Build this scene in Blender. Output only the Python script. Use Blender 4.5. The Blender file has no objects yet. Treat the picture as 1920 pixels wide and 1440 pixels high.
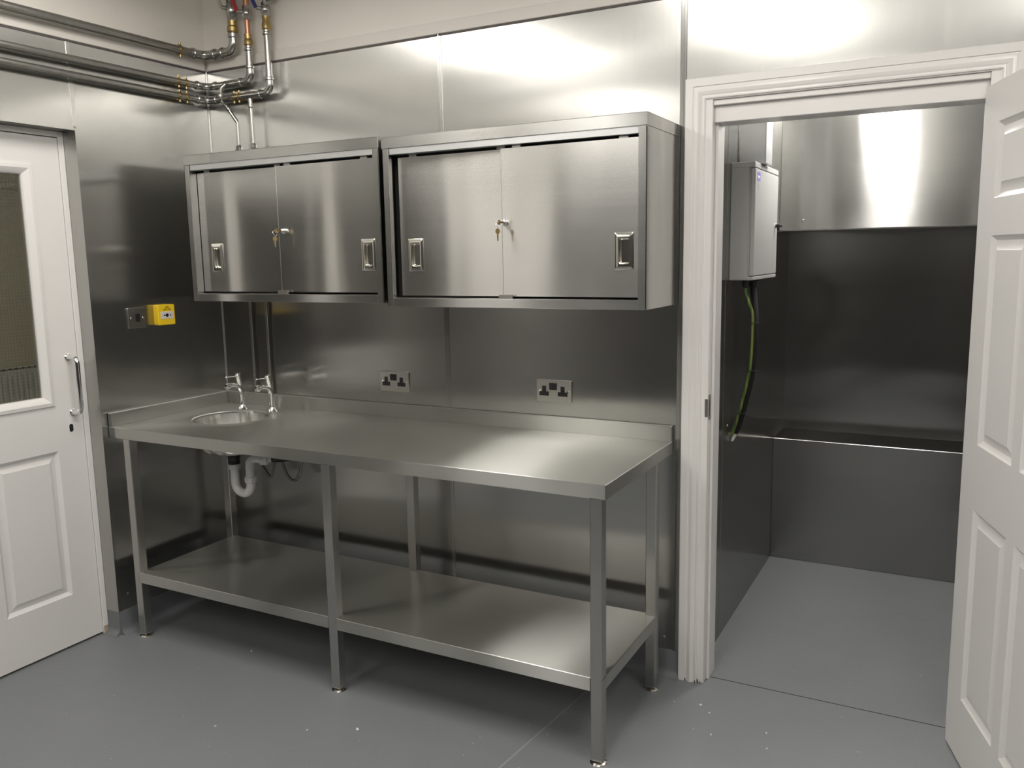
import bpy, bmesh, math, random
from mathutils import Vector, Matrix
random.seed(4)
SC = bpy.context.scene
COL = SC.collection
pi = math.pi

# ------------------------------------------------------------------ mesh builder
def fillet(pts, rad, n=7):
    pts = [Vector(p) for p in pts]
    out = [pts[0]]
    for i in range(1, len(pts) - 1):
        a, b, c = pts[i - 1], pts[i], pts[i + 1]
        d0, d1 = (a - b), (c - b)
        l0, l1 = d0.length, d1.length
        d0.normalize(); d1.normalize()
        r = rad[i - 1] if isinstance(rad, (list, tuple)) else rad
        ang = d0.angle(d1)
        if ang > pi - 0.02:
            out.append(b); continue
        t = min(r / math.tan(ang / 2), l0 * .49, l1 * .49)
        p0, p1 = b + d0 * t, b + d1 * t
        rr = t * math.tan(ang / 2)
        cen = b + (d0 + d1).normalized() * (rr / math.sin(ang / 2))
        v0, v1 = p0 - cen, p1 - cen
        for k in range(n + 1):
            out.append(cen + Matrix.Rotation(v0.angle(v1) * k / n, 3, v0.cross(v1)) @ v0)
    out.append(pts[-1])
    return out

def rrect(w, h, r, n=4):
    """rounded rectangle outline centred on 0, counter-clockwise"""
    pts = []
    for cx, cy, a0 in ((w/2-r, h/2-r, 0), (-w/2+r, h/2-r, pi/2), (-w/2+r, -h/2+r, pi), (w/2-r, -h/2+r, 1.5*pi)):
        for k in range(n + 1):
            a = a0 + k / n * pi / 2
            pts.append((cx + r * math.cos(a), cy + r * math.sin(a)))
    return pts

class MB:
    def __init__(s):
        s.bm = bmesh.new()
    def verts(s, pts):
        return [s.bm.verts.new(Vector(p)) for p in pts]
    def face(s, pts):
        return s.bm.faces.new(s.verts(pts))
    def box(s, a, b, bevel=0, seg=1):
        x0, x1 = sorted((a[0], b[0])); y0, y1 = sorted((a[1], b[1])); z0, z1 = sorted((a[2], b[2]))
        v = s.verts([(x0,y0,z0),(x1,y0,z0),(x1,y1,z0),(x0,y1,z0),(x0,y0,z1),(x1,y0,z1),(x1,y1,z1),(x0,y1,z1)])
        fs = [s.bm.faces.new([v[i] for i in q]) for q in ((3,2,1,0),(4,5,6,7),(0,1,5,4),(1,2,6,5),(2,3,7,6),(3,0,4,7))]
        if bevel > 0:
            es = list({e for f in fs for e in f.edges})
            bmesh.ops.bevel(s.bm, geom=es, offset=bevel, segments=seg, affect='EDGES', profile=.5)
        return s
    def loops(s, rings, cap0=True, cap1=True, closed=True):
        vr = [s.verts(r) for r in rings]
        n = len(vr[0])
        for a, b in zip(vr, vr[1:]):
            for i in range(n if closed else n - 1):
                j = (i + 1) % n
                try: s.bm.faces.new((a[i], a[j], b[j], b[i]))
                except ValueError: pass
        if cap0: s.bm.faces.new(list(reversed(vr[0])))
        if cap1: s.bm.faces.new(vr[-1])
        return s
    def tube(s, pts, r, n=16, caps=True):
        pts = [Vector(p) for p in pts]
        q = [pts[0]]
        for p in pts[1:]:
            if (p - q[-1]).length > 1e-6: q.append(p)
        pts = q
        rs = r if isinstance(r, (list, tuple)) else [r] * len(pts)
        tang = []
        for i in range(len(pts)):
            a = pts[max(i-1, 0)]; b = pts[min(i+1, len(pts)-1)]
            tang.append((b - a).normalized())
        t = tang[0]
        ref = Vector((0,0,1)) if abs(t.z) < .9 else Vector((1,0,0))
        u = t.cross(ref).normalized()
        rings = []
        for i, p in enumerate(pts):
            if i:
                u = (u - tang[i] * u.dot(tang[i])).normalized()
            w = tang[i].cross(u)
            rings.append([p + (u * math.cos(2*pi*k/n) + w * math.sin(2*pi*k/n)) * rs[i] for k in range(n)])
        return s.loops(rings, caps, caps)
    def cyl(s, a, b, r, n=24, r2=None):
        return s.tube([a, b], [r, r if r2 is None else r2], n)
    def lathe(s, prof, o, axis=(0,0,1), n=32, cap0=True, cap1=True):
        """prof: list of (radius, height along axis)"""
        o = Vector(o); ax = Vector(axis).normalized()
        ref = Vector((1,0,0)) if abs(ax.x) < .9 else Vector((0,1,0))
        u = (ref - ax * ref.dot(ax)).normalized(); w = ax.cross(u)
        rings = [[o + ax * h + (u * math.cos(2*pi*k/n) + w * math.sin(2*pi*k/n)) * max(r, 1e-5) for k in range(n)] for r, h in prof]
        return s.loops(rings, cap0, cap1)
    def prism(s, poly, lo, hi, f):
        """poly of (a, b), swept from lo to hi; f(a, b, t) -> world point"""
        return s.loops([[f(a, b, lo) for a, b in poly], [f(a, b, hi) for a, b in poly]])
    def cells(s, xs, ys, holes, f, flip=False):
        """flat face over the grid xs * ys, leaving out rect holes (x0, y0, x1, y1)"""
        xs = sorted(set([round(x, 5) for x in xs] + [round(v, 5) for h in holes for v in (h[0], h[2])]))
        ys = sorted(set([round(y, 5) for y in ys] + [round(v, 5) for h in holes for v in (h[1], h[3])]))
        vm = {}
        def gv(i, j):
            if (i, j) not in vm: vm[(i, j)] = s.bm.verts.new(Vector(f(xs[i], ys[j])))
            return vm[(i, j)]
        for i in range(len(xs) - 1):
            for j in range(len(ys) - 1):
                cx, cy = (xs[i] + xs[i+1]) / 2, (ys[j] + ys[j+1]) / 2
                if any(h[0] < cx < h[2] and h[1] < cy < h[3] for h in holes): continue
                q = [gv(i,j), gv(i+1,j), gv(i+1,j+1), gv(i,j+1)]
                s.bm.faces.new(q[::-1] if flip else q)
        return s
    def slab(s, x0, x1, y0, y1, holes, f, lo, hi):
        """plate with rectangular through-holes; f(a, b, t)"""
        s.cells([x0, x1], [y0, y1], holes, lambda a, b: f(a, b, hi))
        s.cells([x0, x1], [y0, y1], holes, lambda a, b: f(a, b, lo), True)
        for (a0, b0, a1, b1) in [(x0, y0, x1, y1)] + list(holes):
            r = [(a0,b0),(a1,b0),(a1,b1),(a0,b1)]
            s.loops([[f(a,b,lo) for a,b in r],[f(a,b,hi) for a,b in r]], False, False)
        return s
    def build(s, name, mat, parent=None, smooth=27, weld=True):
        if weld: bmesh.ops.remove_doubles(s.bm, verts=s.bm.verts, dist=1e-6)
        bmesh.ops.recalc_face_normals(s.bm, faces=s.bm.faces)
        off = Vector((0,0,0)); p = parent
        while p is not None:
            off += p.location; p = p.parent
        for v in s.bm.verts: v.co -= off
        me = bpy.data.meshes.new(name)
        s.bm.to_mesh(me); s.bm.free()
        if smooth:
            for f in me.polygons: f.use_smooth = True
            me.set_sharp_from_angle(angle=math.radians(smooth))
        for m in (mat if isinstance(mat, (list, tuple)) else [mat]): me.materials.append(m)
        o = bpy.data.objects.new(name, me)
        COL.objects.link(o)
        if parent is not None: o.parent = parent
        return o

def tag(o, label=None, cat=None, group=None, kind=None):
    if label: o['label'] = label
    if cat: o['category'] = cat
    if group: o['group'] = group
    if kind: o['kind'] = kind
    return o
def thing(name, loc, label, cat, group=None):
    o = bpy.data.objects.new(name, None); COL.objects.link(o)
    o.location = loc; o.empty_display_size = .1
    return tag(o, label, cat, group)
def text_mesh(name, body, size, mat, parent, f, align='CENTER'):
    """flat lettering, f(a, b, t) puts text plane coordinates in the world"""
    cu = bpy.data.curves.new(name, 'FONT'); cu.body = body; cu.size = size
    cu.align_x = align; cu.align_y = 'CENTER'; cu.extrude = .0002; cu.offset = size * .02
    ob = bpy.data.objects.new(name, cu); COL.objects.link(ob)
    dg = bpy.context.evaluated_depsgraph_get()
    me = bpy.data.meshes.new_from_object(ob.evaluated_get(dg))
    bpy.data.objects.remove(ob)
    off = Vector((0,0,0)); p = parent
    while p is not None: off += p.location; p = p.parent
    for v in me.vertices: v.co = Vector(f(v.co.x, v.co.y, v.co.z)) - off
    me.materials.clear(); me.materials.append(mat); me.name = name
    o = bpy.data.objects.new(name, me); COL.objects.link(o); o.parent = parent
    return o

# ------------------------------------------------------------------ materials
def new_mat(name):
    m = bpy.data.materials.new(name); m.use_nodes = True
    nt = m.node_tree; p = nt.nodes['Principled BSDF']
    return m, nt, p
def N(nt, t, **kw):
    n = nt.nodes.new(t)
    for k, v in kw.items():
        if k in n.inputs.keys(): n.inputs[k].default_value = v
        else: setattr(n, k, v)
    return n
def L(nt, a, b): nt.links.new(a, b)
def pos_scaled(nt, sc):
    g = N(nt, 'ShaderNodeNewGeometry')
    v = N(nt, 'ShaderNodeVectorMath', operation='MULTIPLY'); v.inputs[1].default_value = sc
    L(nt, g.outputs['Position'], v.inputs[0]); return v.outputs[0]

def steel(name, tangent, grain, rough=.2, aniso=.7, base=(.62,.61,.58), wave=0., wave_scale=1.4, wave_dim=(1,1,1), brush=.03, smudge=.04, tint=.05, broad=.25, seed=0., b_rough=.36, b_aniso=.76):
    m = bpy.data.materials.new(name); m.use_nodes = True; nt = m.node_tree
    nt.nodes.remove(nt.nodes['Principled BSDF'])
    # a sharp and a broad lobe, both drawn out across the grain
    g1 = N(nt, 'ShaderNodeBsdfAnisotropic'); g2 = N(nt, 'ShaderNodeBsdfAnisotropic'); mix = N(nt, 'ShaderNodeMixShader')
    mix.inputs[0].default_value = broad
    L(nt, g1.outputs[0], mix.inputs[1]); L(nt, g2.outputs[0], mix.inputs[2]); L(nt, mix.outputs[0], nt.nodes['Material Output'].inputs[0])
    # brushed streaks along the grain
    n1 = N(nt, 'ShaderNodeTexNoise', Scale=1.0, Detail=2.0, Roughness=.6)
    L(nt, pos_scaled(nt, grain), n1.inputs['Vector'])
    n2 = N(nt, 'ShaderNodeTexNoise', Scale=3.0, Detail=4.0, Roughness=.6)
    L(nt, pos_scaled(nt, (1,1,1)), n2.inputs['Vector'])
    mr = N(nt, 'ShaderNodeMapRange'); mr.inputs['To Min'].default_value = rough - brush; mr.inputs['To Max'].default_value = rough + brush
    L(nt, n1.outputs['Fac'], mr.inputs['Value'])
    ms = N(nt, 'ShaderNodeMapRange'); ms.inputs['From Min'].default_value = .45; ms.inputs['From Max'].default_value = .8
    ms.inputs['To Min'].default_value = 0; ms.inputs['To Max'].default_value = smudge
    L(nt, n2.outputs['Fac'], ms.inputs['Value'])
    ad = N(nt, 'ShaderNodeMath', operation='ADD'); L(nt, mr.outputs[0], ad.inputs[0]); L(nt, ms.outputs[0], ad.inputs[1])
    L(nt, ad.outputs[0], g1.inputs['Roughness'])
    a2 = N(nt, 'ShaderNodeMath', operation='ADD'); a2.inputs[1].default_value = b_rough - rough; L(nt, ad.outputs[0], a2.inputs[0]); L(nt, a2.outputs[0], g2.inputs['Roughness'])
    mx = N(nt, 'ShaderNodeMix', data_type='RGBA')
    mx.inputs['A'].default_value = [c * (1 - tint) for c in base] + [1]; mx.inputs['B'].default_value = [min(1, c * (1 + tint)) for c in base] + [1]
    L(nt, n1.outputs['Fac'], mx.inputs['Factor'])
    for g in (g1, g2):
        L(nt, mx.outputs['Result'], g.inputs['Color']); g.inputs['Anisotropy'].default_value = -(aniso if g is g1 else b_aniso)
    c = N(nt, 'ShaderNodeCombineXYZ'); c.inputs[0].default_value, c.inputs[1].default_value, c.inputs[2].default_value = tangent
    L(nt, c.outputs[0], g1.inputs['Tangent']); L(nt, c.outputs[0], g2.inputs['Tangent'])
    if wave:
        nw = N(nt, 'ShaderNodeTexNoise', Scale=wave_scale, Detail=1.0, Roughness=.4, Distortion=.3)
        sh = N(nt, 'ShaderNodeVectorMath', operation='ADD'); sh.inputs[1].default_value = (seed, seed * 1.7, seed * .6)
        L(nt, pos_scaled(nt, wave_dim), sh.inputs[0]); L(nt, sh.outputs[0], nw.inputs['Vector'])
        b = N(nt, 'ShaderNodeBump', Strength=1.0, Distance=wave)
        L(nt, nw.outputs['Fac'], b.inputs['Height']); L(nt, b.outputs[0], g1.inputs['Normal']); L(nt, b.outputs[0], g2.inputs['Normal'])
    return m
def plain(name, col, rough=.5, metal=0., bump=0., bscale=200, coat=0., var=0., vscale=6):
    m, nt, p = new_mat(name)
    p.inputs['Base Color'].default_value = (*col, 1); p.inputs['Roughness'].default_value = rough
    p.inputs['Metallic'].default_value = metal; p.inputs['Coat Weight'].default_value = coat
    n = N(nt, 'ShaderNodeTexNoise', Scale=vscale, Detail=3.0)
    g = N(nt, 'ShaderNodeNewGeometry'); L(nt, g.outputs['Position'], n.inputs['Vector'])
    if var:
        mx = N(nt, 'ShaderNodeMix', data_type='RGBA')
        mx.inputs['A'].default_value = [c * (1 - var) for c in col] + [1]; mx.inputs['B'].default_value = [min(1, c * (1 + var)) for c in col] + [1]
        L(nt, n.outputs['Fac'], mx.inputs['Factor']); L(nt, mx.outputs['Result'], p.inputs['Base Color'])
    if bump:
        nb = N(nt, 'ShaderNodeTexNoise', Scale=bscale, Detail=2.0); L(nt, g.outputs['Position'], nb.inputs['Vector'])
        b = N(nt, 'ShaderNodeBump', Strength=1.0, Distance=bump); L(nt, nb.outputs['Fac'], b.inputs['Height']); L(nt, b.outputs[0], p.inputs['Normal'])
    return m

HT = (.0, .02, 1.)      # vertical roughness axis: grain runs sideways on upright sheets
M = {}
SB = (.49, .486, .466)
M['clad_back'] = steel('steel_sheet_back', (1,0,.02), (260, 260, 2), .19, .48, SB, .0065, 1.3, (.4,.4,1.9))
M['clad_left'] = steel('steel_sheet_left', (0,1,.02), (260, 260, 2), .19, .48, SB, .0065, 1.3, (.4,.4,1.9))
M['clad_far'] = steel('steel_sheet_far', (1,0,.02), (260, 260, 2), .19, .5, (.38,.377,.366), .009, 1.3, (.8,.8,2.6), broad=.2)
M['clad_upper'] = steel('steel_casing_far', (0,.02,1), (2, 2, 260), .20, .66, (.52,.516,.50), .004, 1.2, (1.8,1,.6), broad=.25)
M['cab'] = steel('steel_cabinet', (0,.02,1), (2, 2, 320), .18, .5, (.56,.555,.535), .0008, 2.0, (1.5,1.5,.5))
DOORS = [steel('steel_sliding_door', (0,.02,1), (2, 2, 320), .16, .6, (.60,.59,.565), .011, 1.4, (2.0,2.0,.45), seed=q) for q in (3.1, 7.7, 12.9, 21.3)]
M['top'] = steel('steel_worktop', (0,1,.05), (2, 320, 320), .26, .45, (.55,.548,.52), 0, 2.5, (1,1,1), brush=.006, tint=.015, smudge=.0, broad=.5, b_rough=.33, b_aniso=.86)
M['leg'] = steel('steel_leg', (.7,.7,0), (380, 380, 3), .25, .35, (.52,.515,.49), brush=.015, tint=.025, smudge=.02)
M['bowl'] = steel('steel_bowl', (0,0,1), (2, 2, 300), .14, .3, (.76,.75,.72))
M['chrome'] = plain('chrome', (.80,.80,.79), .06, 1)
M['pipe'] = plain('steel_pipe', (.46,.45,.43), .24, 1, .0003, 60, var=.1, vscale=30)
M['pipe_dark'] = plain('galvanised_pipe', (.42,.41,.39), .33, 1, .0006, 90, var=.15, vscale=40)
M['brass'] = plain('brass', (.46,.34,.15), .34, 1, var=.12, vscale=50)
M['copper'] = plain('copper', (.72,.36,.24), .3, 1, var=.1, vscale=50)
M['satin'] = plain('satin_plate', (.55,.53,.49), .3, 1, var=.04, vscale=90)
M['nickel'] = plain('nickel_handle', (.74,.72,.67), .16, 1)
M['alu'] = plain('aluminium_track', (.72,.73,.73), .35, 1)
M['galv'] = plain('galvanised_trunking', (.60,.61,.63), .32, 1, .0004, 30, var=.12, vscale=12)
M['white'] = plain('white_gloss_paint', (.79,.77,.75), .28, 0, 0, 26, var=.01)
M['white_b'] = plain('white_door_paint', (.79,.77,.75), .36, 0, .0004, 60, var=.015)
M['cream'] = plain('cream_wall_paint', (.77,.735,.675), .55, 0, .0008, 40, var=.03, vscale=3)
M['batten'] = plain('painted_batten', (.70,.665,.615), .5, 0, .0006, 40, var=.04, vscale=5)
M['edge'] = plain('batten_shadow_line', (.10,.085,.08), .6)  # shade under the batten, put into a dark colour
M['dark_wall'] = plain('reflection_dark_wall', (.055,.053,.05), .5, 0, .0006, 40, var=.1)  # dark tone chosen for what the steel should mirror from out of view
M['mid_wall'] = plain('grey_wall', (.20,.19,.175), .5, 0, .0006, 40, var=.1)
M['ceil'] = plain('ceiling_paint', (.80,.79,.76), .8)
M['black'] = plain('black_plastic', (.012,.012,.013), .35)
M['black_soft'] = plain('black_rubber', (.006,.006,.006), .85)
M['red'] = plain('red_lever', (.42,.02,.025), .4)
M['blue'] = plain('blue_lever', (.015,.02,.16), .4)
M['yellow'] = plain('yellow_plastic', (.86,.58,.02), .35)
M['offwhite'] = plain('call_point_window', (.66,.62,.60), .4)
M['pvc'] = plain('white_pvc', (.78,.77,.76), .3)
M['box_paint'] = plain('enclosure_paint', (.40,.40,.39), .42, 0, .0002, 900)
M['purple'] = plain('purple_sticker', (.15,.13,.48), .4)
M['sticker_grey'] = plain('grey_sticker', (.35,.35,.36), .5)
M['sticker_white'] = plain('sticker_lettering', (.7,.7,.8), .5)
M['hose'] = plain('braided_hose', (.33,.32,.30), .4, .8, .0008, 700)
M['vinyl'] = plain('vinyl_skirting', (.17,.18,.19), .42, 0, .0003, 300, var=.05)
M['dark'] = plain('cabinet_interior', (.03,.03,.03), .6)
M['bare_wood'] = plain('chipped_bare_wood', (.42,.33,.24), .7, 0, .001, 60, var=.3, vscale=40)
M['weld'] = plain('floor_weld', (.30,.30,.30), .5)
M['joint'] = plain('floor_joint', (.05,.05,.05), .7)
M['chip'] = plain('paint_chip', (.75,.74,.72), .6)
M['hall_wall'] = plain('hall_wall_paint', (.42,.39,.31), .7)
M['radiator'] = plain('radiator_enamel', (.42,.42,.40), .4)
M['plate_dark'] = plain('worn_keep_plate', (.36,.34,.31), .35, 1, .0006, 120, var=.3, vscale=60)

def cable_mat():
    m, nt, p = new_mat('earth_cable_sheath')
    p.inputs['Roughness'].default_value = .4
    n = N(nt, 'ShaderNodeTexWave', Scale=18.0, Distortion=0.0); L(nt, pos_scaled(nt, (1,1,.2)), n.inputs['Vector'])
    mx = N(nt, 'ShaderNodeMix', data_type='RGBA'); mx.inputs['A'].default_value = (.06,.13,.025,1); mx.inputs['B'].default_value = (.20,.23,.05,1)
    mr = N(nt, 'ShaderNodeMapRange'); mr.inputs['From Min'].default_value = .6; mr.inputs['From Max'].default_value = .7
    L(nt, n.outputs['Fac'], mr.inputs['Value']); L(nt, mr.outputs[0], mx.inputs['Factor']); L(nt, mx.outputs['Result'], p.inputs['Base Color'])
    return m
M['earth'] = cable_mat()
def floor_mat():
    m, nt, p = new_mat('blue_grey_safety_vinyl')
    pos = pos_scaled(nt, (1,1,1))
    n = N(nt, 'ShaderNodeTexNoise', Scale=2.2, Detail=5.0, Roughness=.6); L(nt, pos, n.inputs['Vector'])
    mx = N(nt, 'ShaderNodeMix', data_type='RGBA'); mx.inputs['A'].default_value = (.180,.191,.203,1); mx.inputs['B'].default_value = (.222,.230,.238,1)
    L(nt, n.outputs['Fac'], mx.inputs['Factor'])
    # fine quartz speckle
    f = N(nt, 'ShaderNodeTexNoise', Scale=420.0, Detail=1.0); L(nt, pos, f.inputs['Vector'])
    fr = N(nt, 'ShaderNodeMapRange'); fr.inputs['From Min'].default_value = .35; fr.inputs['From Max'].default_value = .7
    fr.inputs['To Min'].default_value = .86; fr.inputs['To Max'].default_value = 1.16
    L(nt, f.outputs['Fac'], fr.inputs['Value'])
    mu = N(nt, 'ShaderNodeVectorMath', operation='SCALE'); L(nt, mx.outputs['Result'], mu.inputs[0]); L(nt, fr.outputs[0], mu.inputs['Scale'])
    # pale dust specks
    v = N(nt, 'ShaderNodeTexVoronoi', Scale=26.0); L(nt, pos, v.inputs['Vector'])
    d = N(nt, 'ShaderNodeMapRange'); d.inputs['From Min'].default_value = .05; d.inputs['From Max'].default_value = .10
    d.inputs['To Min'].default_value = 1; d.inputs['To Max'].default_value = 0
    L(nt, v.outputs['Distance'], d.inputs['Value'])
    se = N(nt, 'ShaderNodeSeparateColor'); L(nt, v.outputs['Color'], se.inputs[0])
    gt = N(nt, 'ShaderNodeMath', operation='GREATER_THAN'); gt.inputs[1].default_value = .8; L(nt, se.outputs[0], gt.inputs[0])
    ml = N(nt, 'ShaderNodeMath', operation='MULTIPLY'); L(nt, d.outputs[0], ml.inputs[0]); L(nt, gt.outputs[0], ml.inputs[1])
    mh = N(nt, 'ShaderNodeMath', operation='MULTIPLY'); mh.inputs[1].default_value = .5; L(nt, ml.outputs[0], mh.inputs[0])
    m2 = N(nt, 'ShaderNodeMix', data_type='RGBA'); m2.inputs['B'].default_value = (.5,.5,.49,1)
    L(nt, mu.outputs[0], m2.inputs['A']); L(nt, mh.outputs[0], m2.inputs['Factor'])
    L(nt, m2.outputs['Result'], p.inputs['Base Color'])
    p.inputs['Roughness'].default_value = .46
    b = N(nt, 'ShaderNodeBump', Strength=.5, Distance=.0006); L(nt, f.outputs['Fac'], b.inputs['Height']); L(nt, b.outputs[0], p.inputs['Normal'])
    return m
M['floor'] = floor_mat()
def glass_mat():
    m = bpy.data.materials.new('wired_glass'); m.use_nodes = True; nt = m.node_tree
    nt.nodes.remove(nt.nodes['Principled BSDF']); out = nt.nodes['Material Output']
    t = N(nt, 'ShaderNodeBsdfTransparent'); t.inputs[0].default_value = (.86,.87,.84,1)
    g = N(nt, 'ShaderNodeBsdfGlossy'); g.inputs['Roughness'].default_value = .02
    fr = N(nt, 'ShaderNodeFresnel', IOR=1.5); mx = N(nt, 'ShaderNodeMixShader')
    L(nt, fr.outputs[0], mx.inputs[0]); L(nt, t.outputs[0], mx.inputs[1]); L(nt, g.outputs[0], mx.inputs[2]); L(nt, mx.outputs[0], out.inputs[0])
    return m
M['glass'] = glass_mat()
def emit(name, col, s):
    m, nt, p = new_mat(name)
    p.inputs['Base Color'].default_value = (.8,.8,.8,1); p.inputs['Emission Color'].default_value = (*col, 1); p.inputs['Emission Strength'].default_value = s
    return m
LAMP = 9.0
M['lamp'] = emit('lamp_diffuser', (1, .962, .905), LAMP)
M['lamp_far'] = emit('store_lamp_diffuser', (1, .97, .92), 28.0)
M['hall_fill'] = emit('hall_fill_glow', (1, .95, .85), 85.0)  # glow of the light added in the hall

def struct(mb, name, mat, parent=None, label=None, **k):
    o = mb.build(name, mat, parent, **k)
    if parent is None: o['kind'] = 'structure'
    if label: o['label'] = label
    return o

# ------------------------------------------------------------------ setting: room shell
XR, YB, ZC = 6.0, -6.0, 2.74
OX0, OX1, OZ = 2.305, 3.155, 2.07           # right doorway in the back wall
LY0, LY1, LZ = -1.575, -.68, 2.085          # left doorway in the left wall
ZT = 2.418                                  # top of the steel cladding

fl = struct(MB().box((-3.4, -6.1, -.05), (6.1, 1.9, 0)), 'floor', M['floor'])
b = MB()   # welded seam of two vinyl sheets
b.prism([(-.003, 0), (.003, 0), (.002, .0006), (-.002, .0006)], 0, 1, lambda a, z, t: (1.985 + (1.86 - 1.985) * t + a, -.05 + (-1.2 + .05) * t, z))
b.build('weld_seam', M['weld'], fl)
MB().box((OX0 + .02, .050, 0), (OX1, .054, .0008)).build('threshold_joint', M['joint'], fl)

struct(MB().box((-.3, YB - .1, ZC), (XR + .1, .1, ZC + .08)), 'ceiling', M['ceil'])

# back wall: plaster, batten and steel sheets with joint strips
b = MB(); b.slab(-.3, XR, -.02, ZC, [(OX0, -.0201, OX1, OZ)], lambda a, z, t: (a, t, z), .003, .1)
wb = struct(b, 'wall_back', M['cream'])
b = MB().box((.02, -.008, ZT + .001), (2.9, .004, ZT + .045), .002)
b.box((2.9, -.008, ZT + .001), (XR, .004, ZT + .045), .002)
struct(b, 'cornice_batten', M['batten'], wb)
MB().box((0, -.003, ZT - .006), (XR, .003, ZT + .001)).build('cladding_top_shadow', M['edge'], wb)  # dark strip painted for the thin shadow below the batten
def sheet(name, parent, mat, rects, f, t=.0025, bow=0, label=None, seed=0):
    """steel sheet from (a0, z0, a1, z1) rects, front face at depth t; f(a, z, d)"""
    b = MB()
    for (a0, z0, a1, z1) in rects:
        b.loops([[f(a0,z0,0), f(a1,z0,0), f(a1,z1,0), f(a0,z1,0)], [f(a0,z0,t), f(a1,z0,t), f(a1,z1,t), f(a0,z1,t)]])
    return struct(b, name, mat, parent, label, smooth=0)
fb = lambda a, z, d: (a, .0025 - d, z)
sheet('cladding_sheet', wb, M['clad_back'], [(.002, .1, 1.2435, ZT)], fb)
sheet('cladding_sheet', wb, M['clad_back'], [(1.2605, .1, 2.2155, ZT)], fb)
sheet('cladding_sheet', wb, M['clad_back'], [(2.2285, .1, 2.2335, 2.142), (2.2285, 2.142, 4.2, ZT), (3.232, .1, 4.2, 2.142)], fb)
sheet('cladding_sheet', wb, M['clad_back'], [(4.215, .1, XR, ZT)], fb)
for x, z0 in ((1.252, .1), (2.222, .1)):
    b = MB().box((x - .011, -.003, z0), (x + .011, .0025, ZT), .0008).box((x - .002, -.0045, z0), (x + .002, 0, ZT))
    b.build('joint_strip', M['cab'], wb)
MB().prism([(0,0),(.009,0),(.007,.004),(.004,.007),(0,.009)], .1, ZT, lambda a, c, z: (a*.7, -c*.7, z)).build('corner_strip', M['pipe_dark'], wb)
for (x, z) in ((2.174, .147), (1.02, .16), (.25, .16)):
    MB().lathe([(.0055,0),(.005,.0018),(.002,.003)], (x, 0, z), (0,-1,0), 16).build('screw', M['satin'], wb)

# left wall
b = MB(); b.slab(YB, .0028, -.02, ZC, [(LY0, -.0201, LY1, LZ)], lambda a, z, t: (t, a, z), -.25, -.003)
wl = struct(b, 'wall_left', M['cream'])
struct(MB().box((-.004, YB, ZT + .001), (.008, -.009, ZT + .045), .002), 'cornice_batten', M['batten'], wl)
MB().box((-.003, YB, ZT - .006), (.003, -.003, ZT + .001)).build('cladding_top_shadow', M['edge'], wl)  # the same painted shadow strip along the left wall
fl_ = lambda a, z, d: (-.0025 + d, a, z)
sheet('cladding_sheet', wl, M['clad_left'], [(LY1, .1, -.002, ZT)], fl_)
sheet('cladding_sheet', wl, M['clad_left'], [(LY0, LZ, LY1 - .006, ZT)], fl_)
sheet('cladding_sheet', wl, M['clad_left'], [(-2.7, .1, LY0, ZT)], fl_)
sheet('cladding_sheet', wl, M['clad_left'], [(-3.81, 2.1, -2.72, ZT)], fl_)
sheet('unseen_dark_sheet', wl, M['dark_wall'], [(YB, 0, -3.81, ZT)], fl_)  # dark sheet added out of view to darken the cabinet reflections
b = MB().box((-.002, LY1 - .012, LZ + .01), (.0022, LY1 + .006, ZT), .0006)
b.build('joint_strip', M['leg'], wl)
# folded steel returns of the reveal
MB().box((-.075, LY1 - .0025, .1), (0, LY1, LZ)).box((-.0745, LY1 - .004, .1), (.0006, LY1 - .0025, LZ), 0).build('reveal_return', M['clad_left'], wl)
MB().box((-.075, LY0, LZ - .003), (0.001, LY1, LZ)).build('reveal_head', M['clad_left'], wl)
MB().box((-.075, LY0, .1), (0, LY0 + .003, LZ)).build('reveal_return', M['clad_left'], wl)
for (y, z) in ((-.632, .166),):
    MB().lathe([(.0055,0),(.005,.0018),(.002,.003)], (0, y, z), (1,0,0), 16).build('screw', M['satin'], wl)

# unseen walls behind the camera; dark sheets added to darken the steel's reflections
wf = struct(MB().box((-.3, YB - .1, 0), (XR + .1, YB, ZC)), 'wall_front', M['cream'])
sheet('unseen_dark_sheet', wf, M['dark_wall'], [(0, 0, XR, 2.45)], lambda a, z, d: (a, YB + d, z))
wr = struct(MB().box((XR, YB, 0), (XR + .1, .1, ZC)), 'wall_right', M['cream'])
sheet('unseen_dark_sheet', wr, M['dark_wall'], [(YB, 0, 0, 1.9)], lambda a, z, d: (XR - d, a, z))

# coved vinyl skirting
def cove(mb, p0, p1, nrm):
    p0, p1, nrm = Vector(p0), Vector(p1), Vector(nrm)
    prof = [(0, .1), (.003, .1), (.004, .035)] + [(.004 + .031*(1 - math.cos(a)), .035 - .031*math.sin(a) - .0035) for a in [k/6*pi/2 for k in range(1, 7)]] + [(.04, .0004), (0, .0004)]
    mb.loops([[p0 + nrm*a + Vector((0,0,z)) for a, z in prof], [p1 + nrm*a + Vector((0,0,z)) for a, z in prof]])
    return mb
struct(cove(MB(), (0, 0, 0), (2.236, 0, 0), (0,-1,0)), 'baseboard_back', M['vinyl'])
b = cove(MB(), (0, -.002, 0), (0, LY1, 0), (1,0,0))
cove(b, (-.075, LY1, 0), (.0, LY1, 0), (0,-1,0))
struct(b, 'baseboard_left', M['vinyl'])

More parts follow.
